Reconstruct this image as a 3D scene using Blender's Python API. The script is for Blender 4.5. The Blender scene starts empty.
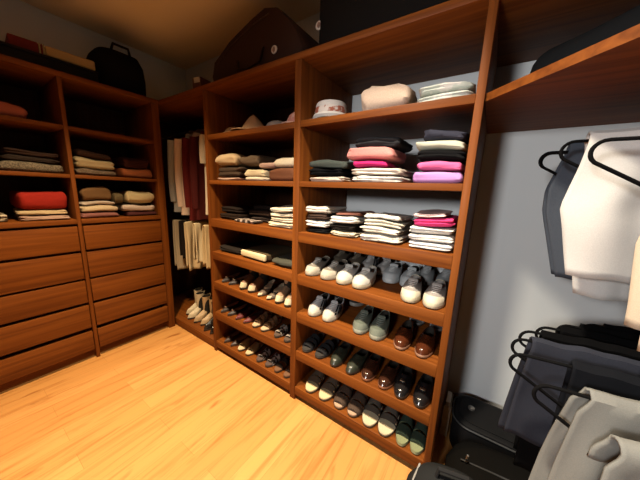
import bpy, bmesh, math, random
from mathutils import Vector, Matrix, noise
C = bpy.context.scene.collection
PI = math.pi
sin, cos = math.sin, math.cos

# ------------------------------------------------------------------ materials
def new_mat(name, rough=.7):
    m = bpy.data.materials.new(name); m.use_nodes = True
    b = m.node_tree.nodes['Principled BSDF']; b.inputs['Roughness'].default_value = rough
    return m, m.node_tree.nodes, m.node_tree.links, b

def ramp(n, stops):
    r = n.new('ShaderNodeValToRGB'); e = r.color_ramp.elements
    while len(e) < len(stops): e.new(.5)
    for k, (p, c) in enumerate(stops): e[k].position = p; e[k].color = (*c, 1)
    return r

def wood(name, axis, dark, mid, light, rough=.62, coat=.02):
    m, n, l, b = new_mat(name, rough)
    tc = n.new('ShaderNodeTexCoord'); mp = n.new('ShaderNodeMapping')
    s = [34, 34, 34]; s['xyz'.index(axis)] = 1.2; mp.inputs['Scale'].default_value = s
    ns = n.new('ShaderNodeTexNoise'); ns.inputs['Scale'].default_value = 1; ns.inputs['Detail'].default_value = 6
    ns.inputs['Distortion'].default_value = .6
    r = ramp(n, [(.3, dark), (.52, mid), (.75, light)])
    l.new(tc.outputs['Object'], mp.inputs['Vector']); l.new(mp.outputs[0], ns.inputs['Vector'])
    l.new(ns.outputs['Fac'], r.inputs[0]); l.new(r.outputs[0], b.inputs['Base Color'])
    bp = n.new('ShaderNodeBump'); bp.inputs['Strength'].default_value = .06; bp.inputs['Distance'].default_value = .002
    l.new(ns.outputs['Fac'], bp.inputs['Height']); l.new(bp.outputs[0], b.inputs['Normal'])
    b.inputs['Specular IOR Level'].default_value = .14; b.inputs['Coat Weight'].default_value = coat; b.inputs['Coat Roughness'].default_value = .3
    return m
CH = ((.082, .0205, .0022), (.13, .036, .0042), (.17, .051, .0068))
WX, WY, WZ = (wood('cherry_' + a, a, *CH) for a in 'xyz')

WBK = wood('shade_toned_board', 'z', (.030, .010, .003), (.045, .015, .005), (.06, .02, .007), .7, 0)  # darker copy of the cherry for back boards, interior shade put into the colour

def floor_mat():
    m, n, l, b = new_mat('oak_floor', .32)
    tc = n.new('ShaderNodeTexCoord'); mp = n.new('ShaderNodeMapping'); mp.inputs['Rotation'].default_value = (0, 0, PI / 2)
    br = n.new('ShaderNodeTexBrick'); br.offset = .37; br.offset_frequency = 2
    for k, v in (('Scale', 1), ('Mortar Size', .0012), ('Mortar Smooth', .4), ('Brick Width', .95), ('Row Height', .125)): br.inputs[k].default_value = v
    br.inputs['Color1'].default_value = (.42, .20, .058, 1); br.inputs['Color2'].default_value = (.49, .25, .080, 1); br.inputs['Mortar'].default_value = (.32, .15, .04, 1)
    l.new(tc.outputs['Object'], mp.inputs['Vector']); l.new(mp.outputs[0], br.inputs['Vector'])
    m2 = n.new('ShaderNodeMapping'); m2.inputs['Scale'].default_value = (26, 1.5, 1); l.new(tc.outputs['Object'], m2.inputs['Vector'])
    g = n.new('ShaderNodeTexNoise'); g.inputs['Scale'].default_value = 1; g.inputs['Detail'].default_value = 7; g.inputs['Distortion'].default_value = 1.2
    l.new(m2.outputs[0], g.inputs['Vector'])
    r = ramp(n, [(.3, (.72, .56, .42)), (.5, (1, 1, 1)), (.72, (1.08, 1.05, .98))]); l.new(g.outputs['Fac'], r.inputs[0])
    mx = n.new('ShaderNodeMix'); mx.data_type = 'RGBA'; mx.blend_type = 'MULTIPLY'; mx.inputs['Factor'].default_value = .8
    l.new(br.outputs['Color'], mx.inputs['A']); l.new(r.outputs[0], mx.inputs['B'])
    m3 = n.new('ShaderNodeMapping'); m3.inputs['Scale'].default_value = (9, 2.6, 1); l.new(tc.outputs['Object'], m3.inputs['Vector'])
    kn = n.new('ShaderNodeTexNoise'); kn.inputs['Scale'].default_value = 1.0; kn.inputs['Detail'].default_value = 3
    l.new(m3.outputs[0], kn.inputs['Vector'])
    r2 = ramp(n, [(.64, (1, 1, 1)), (.74, (.45, .26, .13))]); l.new(kn.outputs['Fac'], r2.inputs[0])
    mk = n.new('ShaderNodeMix'); mk.data_type = 'RGBA'; mk.blend_type = 'MULTIPLY'; mk.inputs['Factor'].default_value = .8
    l.new(mx.outputs['Result'], mk.inputs['A']); l.new(r2.outputs[0], mk.inputs['B'])
    l.new(mk.outputs['Result'], b.inputs['Base Color'])
    return m

def plaster(name, col, rough=.85):
    m, n, l, b = new_mat(name, rough)
    tc = n.new('ShaderNodeTexCoord'); ns = n.new('ShaderNodeTexNoise'); ns.inputs['Scale'].default_value = 90; ns.inputs['Detail'].default_value = 3
    l.new(tc.outputs['Object'], ns.inputs['Vector'])
    bp = n.new('ShaderNodeBump'); bp.inputs['Strength'].default_value = .08; bp.inputs['Distance'].default_value = .002
    l.new(ns.outputs['Fac'], bp.inputs['Height']); l.new(bp.outputs[0], b.inputs['Normal'])
    b.inputs['Base Color'].default_value = (*col, 1)
    return m

DYE = .62
_fab = {}
def fabric(col, kind='plain', col2=None, rough=.9):
    col = tuple(c * DYE for c in col); col2 = tuple(c * DYE for c in col2) if col2 else None
    key = (col, kind, col2)
    if key in _fab: return _fab[key]
    m, n, l, b = new_mat('fabric_%d' % len(_fab), rough)
    tc = n.new('ShaderNodeTexCoord')
    ns = n.new('ShaderNodeTexNoise'); ns.inputs['Scale'].default_value = {'plain': 500, 'knit': 330, 'tweed': 130, 'denim': 800, 'stripe': 400, 'blotch': 22, 'fade': 400}[kind]
    ns.inputs['Detail'].default_value = 2; l.new(tc.outputs['Object'], ns.inputs['Vector'])
    d = {'plain': .9, 'knit': .78, 'tweed': .3, 'denim': .75, 'stripe': .85, 'blotch': 1, 'fade': .85}[kind]
    c2 = col2 if col2 and kind in ('tweed', 'blotch', 'denim') else tuple(c * d for c in col)
    r = ramp(n, [(.40 if kind != 'blotch' else .52, c2), (.62 if kind != 'blotch' else .58, col)]); l.new(ns.outputs['Fac'], r.inputs[0])
    out = r.outputs[0]
    if kind in ('stripe', 'fade'):
        mp = n.new('ShaderNodeMapping'); w = n.new('ShaderNodeTexWave'); w.wave_type = 'BANDS'; w.bands_direction = 'Z' if kind == 'stripe' else 'X'
        w.inputs['Scale'].default_value = 14 if kind == 'stripe' else 5.5; w.inputs['Distortion'].default_value = .8
        l.new(tc.outputs['Object'], w.inputs['Vector'])
        r3 = ramp(n, [(.55, (0, 0, 0)), (.7, (1, 1, 1))]); l.new(w.outputs['Fac'], r3.inputs[0])
        mx = n.new('ShaderNodeMix'); mx.data_type = 'RGBA'; l.new(r3.outputs[0], mx.inputs['Factor'])
        l.new(out, mx.inputs['A']); mx.inputs['B'].default_value = (*col2, 1); out = mx.outputs['Result']
    l.new(out, b.inputs['Base Color'])
    bp = n.new('ShaderNodeBump'); bp.inputs['Strength'].default_value = .35 if kind in ('knit', 'tweed') else .15; bp.inputs['Distance'].default_value = .003
    l.new(ns.outputs['Fac'], bp.inputs['Height']); l.new(bp.outputs[0], b.inputs['Normal'])
    b.inputs['Specular IOR Level'].default_value = .2 if max(col) > .02 else .03
    _fab[key] = m
    return m

_sol = {}
def solid(col, rough=.5, metal=0.0):
    col = col if metal else tuple(c * DYE for c in col)
    key = (col, rough, metal)
    if key not in _sol:
        m, n, l, b = new_mat('solid_%d' % len(_sol), rough)
        tc = n.new('ShaderNodeTexCoord'); ns = n.new('ShaderNodeTexNoise'); ns.inputs['Scale'].default_value = 40; ns.inputs['Detail'].default_value = 3
        l.new(tc.outputs['Object'], ns.inputs['Vector'])
        r = ramp(n, [(.35, tuple(c * .82 for c in col)), (.65, col)]); l.new(ns.outputs['Fac'], r.inputs[0]); l.new(r.outputs[0], b.inputs['Base Color'])
        b.inputs['Metallic'].default_value = metal
        if rough >= .6 and max(col) < .02: b.inputs['Specular IOR Level'].default_value = .1
        _sol[key] = m
    return _sol[key]

# ------------------------------------------------------------------ mesh helpers
class MB:
    def __init__(self): self.bm = bmesh.new()
    def box(self, x0, x1, y0, y1, z0, z1, bev=0.0, seg=2):
        r = bmesh.ops.create_cube(self.bm, size=1, matrix=Matrix.Translation(((x0 + x1) / 2, (y0 + y1) / 2, (z0 + z1) / 2)) @ Matrix.Diagonal((x1 - x0, y1 - y0, z1 - z0, 1)))
        if bev:
            es = {e for v in r['verts'] for e in v.link_edges}
            bmesh.ops.bevel(self.bm, geom=list(es), offset=bev, segments=seg, affect='EDGES', profile=.5)
        return self
    def loft(self, rings, cap0=True, cap1=True, closed=True):
        vs = [[self.bm.verts.new(p) for p in r] for r in rings]
        n = len(vs[0])
        for a, b in zip(vs, vs[1:]):
            for i in range(n if closed else n - 1):
                j = (i + 1) % n
                self.bm.faces.new((a[i], a[j], b[j], b[i]))
        if closed and cap0: self.bm.faces.new(vs[0][::-1])
        if closed and cap1: self.bm.faces.new(vs[-1])
        return self
    def tube(self, pts, r, n=8, closed=False, flat=1.0):
        pts = [Vector(p) for p in pts]; rings = []; N = len(pts); up = None
        for i, p in enumerate(pts):
            a = pts[(i - 1) % N] if (closed or i > 0) else p
            b = pts[(i + 1) % N] if (closed or i < N - 1) else p
            t = (b - a).normalized()
            if up is None: up = t.orthogonal().normalized()
            up = (up - t * up.dot(t))
            up = up.normalized() if up.length > 1e-6 else t.orthogonal().normalized()
            s = t.cross(up); rr = r[i] if isinstance(r, (list, tuple)) else r
            rings.append([p + (up * cos(2 * PI * k / n) + s * sin(2 * PI * k / n) * flat) * rr for k in range(n)])
        if closed:
            vs = [[self.bm.verts.new(q) for q in ring] for ring in rings]
            for i in range(N):
                a, b = vs[i], vs[(i + 1) % N]
                for k in range(n): self.bm.faces.new((a[k], a[(k + 1) % n], b[(k + 1) % n], b[k]))
        else: self.loft(rings)
        return self
    def lathe(self, prof, n=24, sx=1, sy=1, cx=0, cy=0):
        self.loft([[(cx + r * cos(2 * PI * k / n) * sx, cy + r * sin(2 * PI * k / n) * sy, z) for k in range(n)] for r, z in prof]); return self
    def prism(self, poly, z0, z1):
        self.loft([[(x, y, z0) for x, y in poly], [(x, y, z1) for x, y in poly]]); return self
    def build(self, name, mat, parent=None, loc=(0, 0, 0), org=None, smooth=True, rotz=0):
        bmesh.ops.recalc_face_normals(self.bm, faces=self.bm.faces[:])
        if org is not None:
            bmesh.ops.translate(self.bm, verts=self.bm.verts[:], vec=-Vector(org))
        me = bpy.data.meshes.new(name); self.bm.to_mesh(me); self.bm.free(); me.materials.append(mat)
        if smooth:
            me.polygons.foreach_set('use_smooth', [True] * len(me.polygons))
            me.set_sharp_from_angle(angle=math.radians(42))
        o = bpy.data.objects.new(name, me); C.objects.link(o)
        if parent: o.parent = parent
        o.location = loc; o.rotation_euler = (0, 0, rotz)
        return o

def tag(o, label, cat, group=None, kind=None):
    if label: o['label'] = label
    if cat: o['category'] = cat
    if group: o['group'] = group
    if kind: o['kind'] = kind
    return o
def thing(name, label, cat, loc=(0, 0, 0), rz=0, group=None):
    o = bpy.data.objects.new(name, None); C.objects.link(o); o.location = loc; o.rotation_euler = (0, 0, rz); o.empty_display_size = .05
    return tag(o, label, cat, group)
def kids(o): return [c for c in bpy.data.objects if c.parent == o]
def clone(o, kid_list, label, loc, rz=0):
    r = o.copy(); C.objects.link(r); r.location = loc; r.rotation_euler = (0, 0, rz); r['label'] = label
    for k, subs in kid_list:
        c = k.copy(); C.objects.link(c); c.parent = r
        for s in subs:
            d = s.copy(); C.objects.link(d); d.parent = c
    return r
def solidify(o, t, off=0, sub=0):
    m = o.modifiers.new('thick', 'SOLIDIFY'); m.thickness = t; m.offset = off
    if sub:
        s = o.modifiers.new('smooth', 'SUBSURF'); s.levels = sub; s.render_levels = sub
    return o

# ------------------------------------------------------------------ the room
XL, XR, YB, YF, ZC = -.61, 3.36, .60, -2.7, 2.72
WALL = plaster('grey_blue_paint', (.45, .478, .495)); CEIL = plaster('ceiling_paint', (.80, .66, .46))
def struct(name, b, m, smooth=False): return tag(b.build(name, m, smooth=smooth), None, None, None, 'structure')
struct('floor', MB().box(XL, XR, YF, YB, -.05, 0), floor_mat())
struct('ceiling', MB().box(XL, XR, YF, YB, ZC, ZC + .05), CEIL)
struct('wall_back', MB().box(XL, XR, YB, YB + .06, -.05, ZC), WALL)
struct('wall_left', MB().box(XL - .06, XL, YF, YB, -.05, ZC), WALL)
struct('wall_right', MB().box(XR, XR + .06, YF, YB, -.05, ZC), WALL)
struct('wall_front', MB().box(XL, XR, YF - .06, YF, -.05, ZC), WZ)
struct('baseboard_back', MB().box(2.446, XR - .002, YB - .016, YB - .001, .001, .10, .004), WX)

# ------------------------------------------------------------------ cabinetry
SH = [1.79, 1.461, 1.165, .90, .643, .373, .101]          # shelf tops
SF = [.034, .030, .062, .064, .064, .064, .062]           # height of each front edge
XA, XM, XRT = .66, 1.552, 2.419                           # left faces: first upright, middle, right
ZD = 2.13; DT = .034
YW = YB - .003

# dresser along the left wall (front faces +x at x = 0)
dr = thing('dresser_cabinet', 'dark cherry wood dresser with ten drawers under open shelves along left wall', 'cabinet', (-.3, -.65, 0))
org = (-.3, -.65, 0)
DX0 = XL + .003
DY0, DYD, DY1 = -1.30, -.617, -.002
ZS = ZD - DT
for y0, y1 in ((DY0, DY0 + .03), (DY1 - .058, DY1)):
    MB().box(DX0, 0, y0, y1, .0, ZS, .003).build('side_panel', WZ, dr, org=org)
MB().box(DX0 + .02, .001, DYD - .012, DYD + .012, .0, ZS, .003).build('divider', WZ, dr, org=org)
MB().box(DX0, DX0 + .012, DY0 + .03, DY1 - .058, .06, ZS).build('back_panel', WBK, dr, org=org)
bays = ((DY0 + .03, DYD - .012), (DYD + .012, DY1 - .058))
for y0, y1 in bays:
    for z in (SH[0], SH[1]):
        MB().box(DX0 + .012, -.004, y0, y1, z - .026, z, .003).build('shelf', WY, dr, org=org)
    MB().box(DX0 + .012, .006, y0, y1, 1.104, 1.137, .004).build('counter_shelf', WY, dr, org=org)
    MB().box(-.12, -.10, y0, y1, .06, 1.104).build('drawer_rail', WY, dr, org=org)
    for z0, z1 in ((.903, 1.087), (.682, .884), (.487, .666), (.275, .464), (.082, .243)):
        d = MB().box(-.024, .004, y0 + .004, y1 - .004, z0, z1, .004).build('drawer', WY, dr, org=org)
        MB().box(-.098, -.0245, y0 + .02, y1 - .02, z0 + .012, z1 - .04).build('drawer_box', WY, d, org=org)
    MB().box(-.075, -.055, y0, y1, 0, .075).build('toe_kick', WY, dr, org=org)

tag(MB().box(DX0, .006, DY0 - .01, -.004, ZD - DT + .001, ZD, .004).build('top_shelf', WY), 'cherry wood top board running over the left drawer dresser', 'shelf')
tag(MB().box(DX0, XR - .003, -.002, YW, ZD - DT + .001, ZD, .004).build('top_shelf', WX), 'long cherry wood top board over the clothes nook and shoe shelves', 'shelf')

# corner nook: base, side and two rods
nk = tag(MB().box(DX0, XA - .001, .012, YW, .006, .078, .003).build('nook_base', WX), 'low wooden base board under hanging shirts with boots on it', 'base')
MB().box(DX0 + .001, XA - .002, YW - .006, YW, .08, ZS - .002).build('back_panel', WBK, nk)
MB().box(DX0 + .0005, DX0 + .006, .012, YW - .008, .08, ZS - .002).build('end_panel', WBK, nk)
for z, lab in ((1.93, 'upper clothes rod in the dark corner nook carrying shirts'), (1.13, 'lower clothes rod in the corner nook carrying cream trousers')):
    tag(MB().tube([(DX0 + .008, .3, z), (XA - .001, .3, z)], .014, 12).build('clothes_rod', solid((.25, .2, .15), .35, .8)), lab, 'rod')

# shelving tower with two shoe and clothes columns
un = thing('shelving_unit', 'tall open cherry wood shelving unit with two columns of clothes and shoes', 'shelving', (1.54, .3, 0))
org = (1.54, .3, 0)
up = [(XA, XA + .032), (XM - .022, XM + .022), (XRT - .014, XRT + .016)]
for x0, x1 in up:
    MB().box(x0, x1, 0, YW, 0, ZS, .0025).build('upright', WZ, un, org=org)
for x0, x1 in ((up[0][1], up[1][0]), (up[1][1], up[2][0])):
    for z, f in zip(SH, SF):
        s = MB().box(x0, x1, .022, YW, z - .024, z).build('shelf', WX, un, org=org)
        MB().box(x0, x1, .002, .024, z - f, z, .003).build('shelf_lip', WX, s, org=org)
    MB().box(x0, x1, .05, .07, 0, .04).build('toe_kick', WX, un, org=org)
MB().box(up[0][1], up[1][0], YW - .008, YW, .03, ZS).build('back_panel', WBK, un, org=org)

# corner shelf cut on the diagonal at the right
cs = [(XRT + .018, YW), (XRT + .018, .02), (2.96, -.52), (2.96, -2.0), (XR - .003, -2.0), (XR - .003, YW)]
tag(MB().prism(cs, 1.762, SH[0]).build('corner_shelf', WX), 'wide cherry wood corner shelf with slanted front edge above hanging trousers', 'shelf')
for z, lab in ((1.70, 'upper clothes rod under the slanted corner shelf'), (1.03, 'lower clothes rod behind the black hangers')):
    tag(MB().tube([(3.03, -1.9, z), (3.03, .58, z)], .013, 12).build('clothes_rod', solid((.1, .09, .08), .35, .8)), lab, 'rod')

# ------------------------------------------------------------------ folded clothes
def sgp(v, e): return math.copysign(abs(v) ** e, v)
def folded(name, label, cat, group, mat, x0, x1, yf, dep, z, h, layers=2, rz=0, seed=0, face='y', puff=.17, groove=.007, wr=.005, zb=0.0, sseed=None):
    """A folded garment whose front edge lies at yf (or, for face='x', at x = -yf), w wide, h high."""
    rnd = random.Random(seed * 97 + h); w = x1 - x0; NU, NV = 64, max(14, 9 * layers); xc = (x0 + x1) / 2; ss = seed if sseed is None else sseed
    b = MB(); rings = []
    for j in range(1, NV):
        v = -PI / 2 + PI * j / NV
        zz = .5 + .5 * sgp(sin(v), .75)
        lob = abs(sin(PI * layers * zz)) ** .45 if layers > 1 else 1
        cv = abs(cos(v)) ** puff
        ring = []
        for i in range(NU):
            u = 2 * PI * i / NU
            a, c = sgp(cos(u), .17), sgp(sin(u), .17)
            gr = groove * (1 - lob) * (.75 + .7 * noise.noise(Vector((a * 2 + seed, c * 2, zz * 2)))); gx = (w / 2 - gr) * cv; gy = (dep / 2 - gr) * cv
            x, y = a * gx, c * gy
            p = Vector((x * 9 + seed * 7.3, y * 9, zz * 3 + seed))
            n1 = noise.noise(p); n2 = noise.noise(p * 2.7)
            edge = max(abs(a), abs(c))
            m1 = noise.noise(Vector((x * 16 + seed, y * 16, zz * layers * 1.6 + seed))); x -= a * (n1 * .5 + .5 + m1 * .6) * wr * 2.2; y -= c * (n2 * .4 + .5 + m1 * .9) * wr * 2.4
            q = noise.noise(Vector((x * 7 + seed * 3.1, y * 7 - seed, seed * 1.7)))
            r = noise.noise(Vector((x * 22 + seed, y * 16, 3.3)))
            zt = h * zz - (zz ** 1.5) * (wr * (.7 + 1.5 * q + 1.3 * r))
            zt = min(max(zt, 0), h)
            zt = (zb + zt) * (1 + .13 * noise.noise(Vector(((x + xc) * 7 + ss, (y + yf + dep / 2) * 6, ss * 2.1)))) - zb if zb >= 0 else zt
            ring.append((x, y, zt))
        rings.append(ring)
    b.loft(rings)
    if face == 'y': loc = ((x0 + x1) / 2, yf + dep / 2, z)
    else: loc = (-yf - dep / 2, (x0 + x1) / 2, z); rz += PI / 2
    o = b.build(name, mat, loc=loc, rotz=rz)
    return tag(o, label, cat, group)

def stack(unit, items, z, group, face='y'):
    """items from the bottom up: (name, label, cat, mat, x0, x1, yf, dep, h, layers, rz)"""
    zbase = z
    for k, (name, label, cat, mat, x0, x1, yf, dep, h, lay, rz) in enumerate(items):
        j = random.Random(unit * 31 + k); dx = j.uniform(-.004, .004); dy = j.uniform(0, .014)
        folded(name, label, cat, group, mat, x0 + dx, x1 + dx, yf + dy, dep, z + .001, h * .985, lay, rz + j.uniform(-.035, .035), seed=unit * 5.7 + k * 1.93, face=face, zb=z - zbase, sseed=unit * 3.3, wr=j.uniform(.004, .0075))
        z += h

WHITE, OFFW, CREAM, BEIGE = (.80, .79, .76), (.74, .70, .62), (.72, .62, .44), (.60, .48, .34)
BLACK, CHAR, DKBR, BROWN = (.009, .009, .010), (.028, .029, .033), (.035, .018, .012), (.20, .085, .035)
F = fabric
S1, S2, S3, S4 = SH[0], SH[1], SH[2], SH[3]
# right column, second shelf (z = 1.461)
stack(1, [('folded_garment', 'pale beige folded top at bottom of the dark green stack, right column', 'clothing', F((.72, .60, .50)), 1.60, 1.84, .035, .30, .038, 2, .03),
          ('folded_trousers', 'black folded trousers under dark green sweater, second shelf of right column', 'clothing', F(BLACK), 1.59, 1.83, .04, .30, .040, 2, -.02),
          ('folded_sweater', 'dark green grey folded sweater on top of the leftmost stack beside pinks', 'clothing', F((.07, .085, .075), 'knit'), 1.585, 1.84, .04, .30, .048, 1, .03)], S2, 'folded clothes beside the pink stack')
stack(2, [('folded_shirt', 'grey and white striped shirt folded at bottom of the pink stack', 'clothing', F((.72, .70, .66), 'fade', (.56, .52, .48)), 1.87, 2.15, .03, .30, .036, 2, .02),
          ('folded_garment', 'off-white folded top beneath the magenta one in the pink stack', 'clothing', F((.78, .68, .58)), 1.87, 2.14, .035, .30, .040, 2, -.03),
          ('folded_garment', 'bright magenta folded top in the middle of the pink stack', 'clothing', F((.60, .02, .17)), 1.87, 2.07, .04, .30, .040, 1, .02),
          ('folded_sweater', 'salmon pink folded sweater with centre seam, lying under charcoal sweater', 'clothing', F((.82, .32, .29), 'knit'), 1.835, 2.10, .04, .28, .062, 1, -.03),
          ('folded_sweater', 'charcoal folded sweater on top of the pink stack', 'clothing', F(CHAR, 'knit'), 1.87, 2.12, .06, .29, .052, 2, .04)], S2, 'folded clothes in the pink stack')
stack(3, [('folded_sweater', 'lilac folded sweater at the bottom of the stack by the right upright', 'clothing', F((.58, .30, .68)), 2.18, 2.398, .03, .30, .056, 1, .0),
          ('folded_garment', 'hot pink folded top lying on the lilac sweater', 'clothing', F((.80, .15, .37)), 2.205, 2.396, .035, .30, .042, 1, .0),
          ('folded_garment', 'black folded top between hot pink and cream ones', 'clothing', F(BLACK), 2.19, 2.397, .03, .30, .046, 2, .0),
          ('folded_garment', 'cream green folded top beneath navy one in the lilac stack', 'clothing', F((.62, .64, .52)), 2.185, 2.396, .03, .30, .040, 1, .0),
          ('folded_sweater', 'dark navy folded sweater topping the lilac stack', 'clothing', F((.035, .037, .06)), 2.215, 2.397, .03, .32, .050, 1, .0)], S2, 'folded clothes in the lilac stack')
# right column, third shelf (z = 1.165)
stack(4, [('folded_trousers', 'black folded trousers at bottom of the leftmost stack, third shelf, right column', 'clothing', F(BLACK), 1.59, 1.745, .03, .28, .034, 2, .02),
          ('folded_shirt', 'white folded shirt between black and dark brown garments', 'clothing', F(WHITE), 1.585, 1.745, .03, .28, .042, 2, -.02),
          ('folded_sweater', 'dark brown folded sweater under a white shirt, third shelf', 'clothing', F((.05, .028, .02)), 1.585, 1.745, .03, .28, .038, 2, .01),
          ('folded_shirt', 'white folded shirt topping the leftmost stack, third shelf of right column', 'clothing', F(OFFW), 1.58, 1.75, .03, .28, .045, 2, .03)], S3, 'folded clothes in the leftmost stack of the third shelf')
stack(5, [('folded_shirt', 'cream folded shirt lowest in the stack with the red-brown top', 'clothing', F(CREAM), 1.76, 1.925, .025, .28, .034, 2, .02),
          ('folded_trousers', 'black folded trousers lying on a cream shirt, third shelf', 'clothing', F((.02, .016, .014)), 1.757, 1.93, .03, .28, .038, 2, -.03),
          ('folded_shirt', 'white folded shirt beneath thin red-brown garment, third shelf', 'clothing', F(WHITE), 1.757, 1.93, .03, .28, .042, 2, .02),
          ('folded_garment', 'thin red-brown folded top resting on a white shirt', 'clothing', F((.34, .14, .10)), 1.77, 1.93, .06, .26, .020, 1, .0)], S3, 'folded clothes in the second stack of the third shelf')
stack(6, [('folded_sweater', 'off-white folded sweater, bottom of the cream stack in the middle', 'clothing', F(OFFW, 'knit'), 1.945, 2.175, .02, .29, .040, 2, .02),
          ('folded_sweater', 'off-white folded sweater, second up in the cream stack', 'clothing', F((.78, .74, .64)), 1.95, 2.17, .025, .28, .036, 2, -.03),
          ('folded_sweater', 'cream white folded sweater, third up in the cream stack', 'clothing', F((.76, .72, .60)), 1.955, 2.17, .03, .28, .036, 2, .03),
          ('folded_garment', 'pale grey folded top lying uppermost in the cream stack', 'clothing', F((.62, .61, .57), 'fade', (.76, .74, .68)), 1.965, 2.165, .04, .27, .030, 1, -.03)], S3, 'off-white clothes in the middle of the third shelf')
stack(7, [('folded_shirt', 'white folded shirt lowest in the stack topped with hot pink', 'clothing', F((.83, .82, .81)), 2.20, 2.398, .022, .29, .036, 2, .0),
          ('folded_shirt', 'white folded shirt second from bottom beneath the hot pink top', 'clothing', F(WHITE), 2.195, 2.398, .025, .29, .036, 2, .0),
          ('folded_shirt', 'white folded shirt lying directly under the hot pink top', 'clothing', F((.82, .81, .78)), 2.20, 2.396, .025, .29, .034, 2, .0),
          ('folded_garment', 'hot pink folded top near the top of the white stack', 'clothing', F((.78, .05, .22)), 2.21, 2.395, .03, .28, .042, 2, .0),
          ('folded_garment', 'thin pale pink folded top resting on the hot pink one', 'clothing', F((.80, .62, .62)), 2.215, 2.365, .03, .26, .020, 1, .0)], S3, 'folded clothes in the white and pink stack')
# right column, top shelf
folded('folded_cloth', 'flat white folded cloth under the patterned round cap', 'clothing', None, F((.75, .68, .6)), 1.582, 1.782, .03, .22, S1 + .001, .016, 1, .03, 3.1)
t = thing('round_cap', 'round white cap with brown and pink patterned band, top shelf', 'hat', (1.684, .14, S1 + .018), .2)
MB().lathe([(.001, 0), (.095, 0), (.105, .012), (.10, .022), (.092, .026), (.001, .026)], 28).build('brim', F((.82, .8, .78)), t)
MB().lathe([(.001, .026), (.090, .026), (.093, .04), (.089, .058), (.001, .058)], 28).build('hat_band', F((.42, .14, .09), 'blotch', (.8, .74, .7)), t)
MB().lathe([(.001, .058), (.086, .058), (.088, .072), (.08, .086), (.055, .092), (.001, .093)], 28).build('crown', F((.82, .8, .78)), t)
folded('folded_scarf', 'dark grey folded scarf tucked behind the cream blanket, top shelf', 'clothing', None, F((.03, .032, .034)), 1.62, 1.80, .29, .2, S1 + .001, .07, 2, .05, 4.2)
t = folded('folded_blanket', 'peach cream folded knit blanket on the top shelf of right column', 'blanket', None, F((.80, .62, .49), 'knit'), 1.875, 2.145, .03, .32, S1 + .001, .140, 1, .05, 8.5, puff=.6, wr=.012)
folded('folded_towel', 'white towel with green grey stripes on top shelf by right upright', 'towel', None, F((.80, .80, .75), 'blotch', (.62, .68, .62)), 2.165, 2.40, .03, .36, S1 + .001, .035, 2, 0, 9.5)
folded('folded_towel', 'white and sage striped towel lying on another towel, top shelf', 'towel', None, F((.84, .83, .79), 'blotch', (.64, .70, .64)), 2.17, 2.398, .035, .34, S1 + .037, .045, 2, 0, 9.9, puff=.55, wr=.008)

# left column, top shelf: four caps
def cap(x, y, rz, r, h, mat, brim_mat, label, lean=0, sq=1.0, peak=False):
    t = thing('cap', label, 'hat', (x, y, S1 + .001), rz, 'caps on the top shelf')
    pr = [(r * 1.0, 0), (r * 1.02, .25 * h), (r * .97, .5 * h), (r * .82, .75 * h), (r * .55, .92 * h), (r * .2, h), (.001, h)]
    if peak: pr = [(r, 0), (r * .98, .18 * h), (r * .80, .42 * h), (r * .52, .70 * h), (r * .26, .92 * h), (r * .12, .99 * h), (.001, h)]
    b = MB()
    b.loft([[(q * cos(2 * PI * k / 28) + lean * z, q * sin(2 * PI * k / 28) * sq, z) for k in range(28)] for q, z in pr])
    b.build('crown', mat, t)
    pts = []
    for s in range(9):
        a = PI + PI * (s / 8) ; pts.append((r * .98 * cos(a), r * .98 * sin(a) * sq))
    b = MB(); rings = []
    for f, dz in ((0, .004), (.35, .01), (.7, .009), (1, .002)):
        rings.append([(px * (1 + .02 * f), py - r * .75 * f * abs(sin(PI * k / 8)) ** .6, .010 + dz) for k, (px, py) in enumerate(pts)])
    b.loft(rings, closed=False); o = b.build('brim', brim_mat, t); solidify(o, .005)
    MB().lathe([(.001, h - .001), (.008, h), (.006, h + .006), (.001, h + .007)], 10, cx=lean * h).build('button', mat, t)
    return t
cap(.79, .17, .5, .075, .075, F((.66, .45, .30)), F((.6, .4, .25)), 'light brown flat cap at left end of top shelf, left column')
cap(1.02, .17, -.25, .10, .135, F((.85, .58, .36)), F((.75, .48, .28)), 'tan peaked cap standing tallest among caps', -.15, 1, True)
cap(1.215, .20, .15, .085, .08, F((.55, .5, .46)), F((.45, .42, .38)), 'small grey cap between the tan and pink ones')
cap(1.428, .19, .0, .092, .11, F((.9, .52, .42), 'blotch', (.7, .3, .24)), F((.9, .56, .46)), 'pink patterned cap beside the middle upright')
folded('folded_scarf', 'dark olive folded scarf behind pink cap on top shelf', 'clothing', None, F((.05, .042, .022)), 1.20, 1.46, .32, .2, S1 + .001, .15, 2, 0, 2.2, puff=.5)

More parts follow.
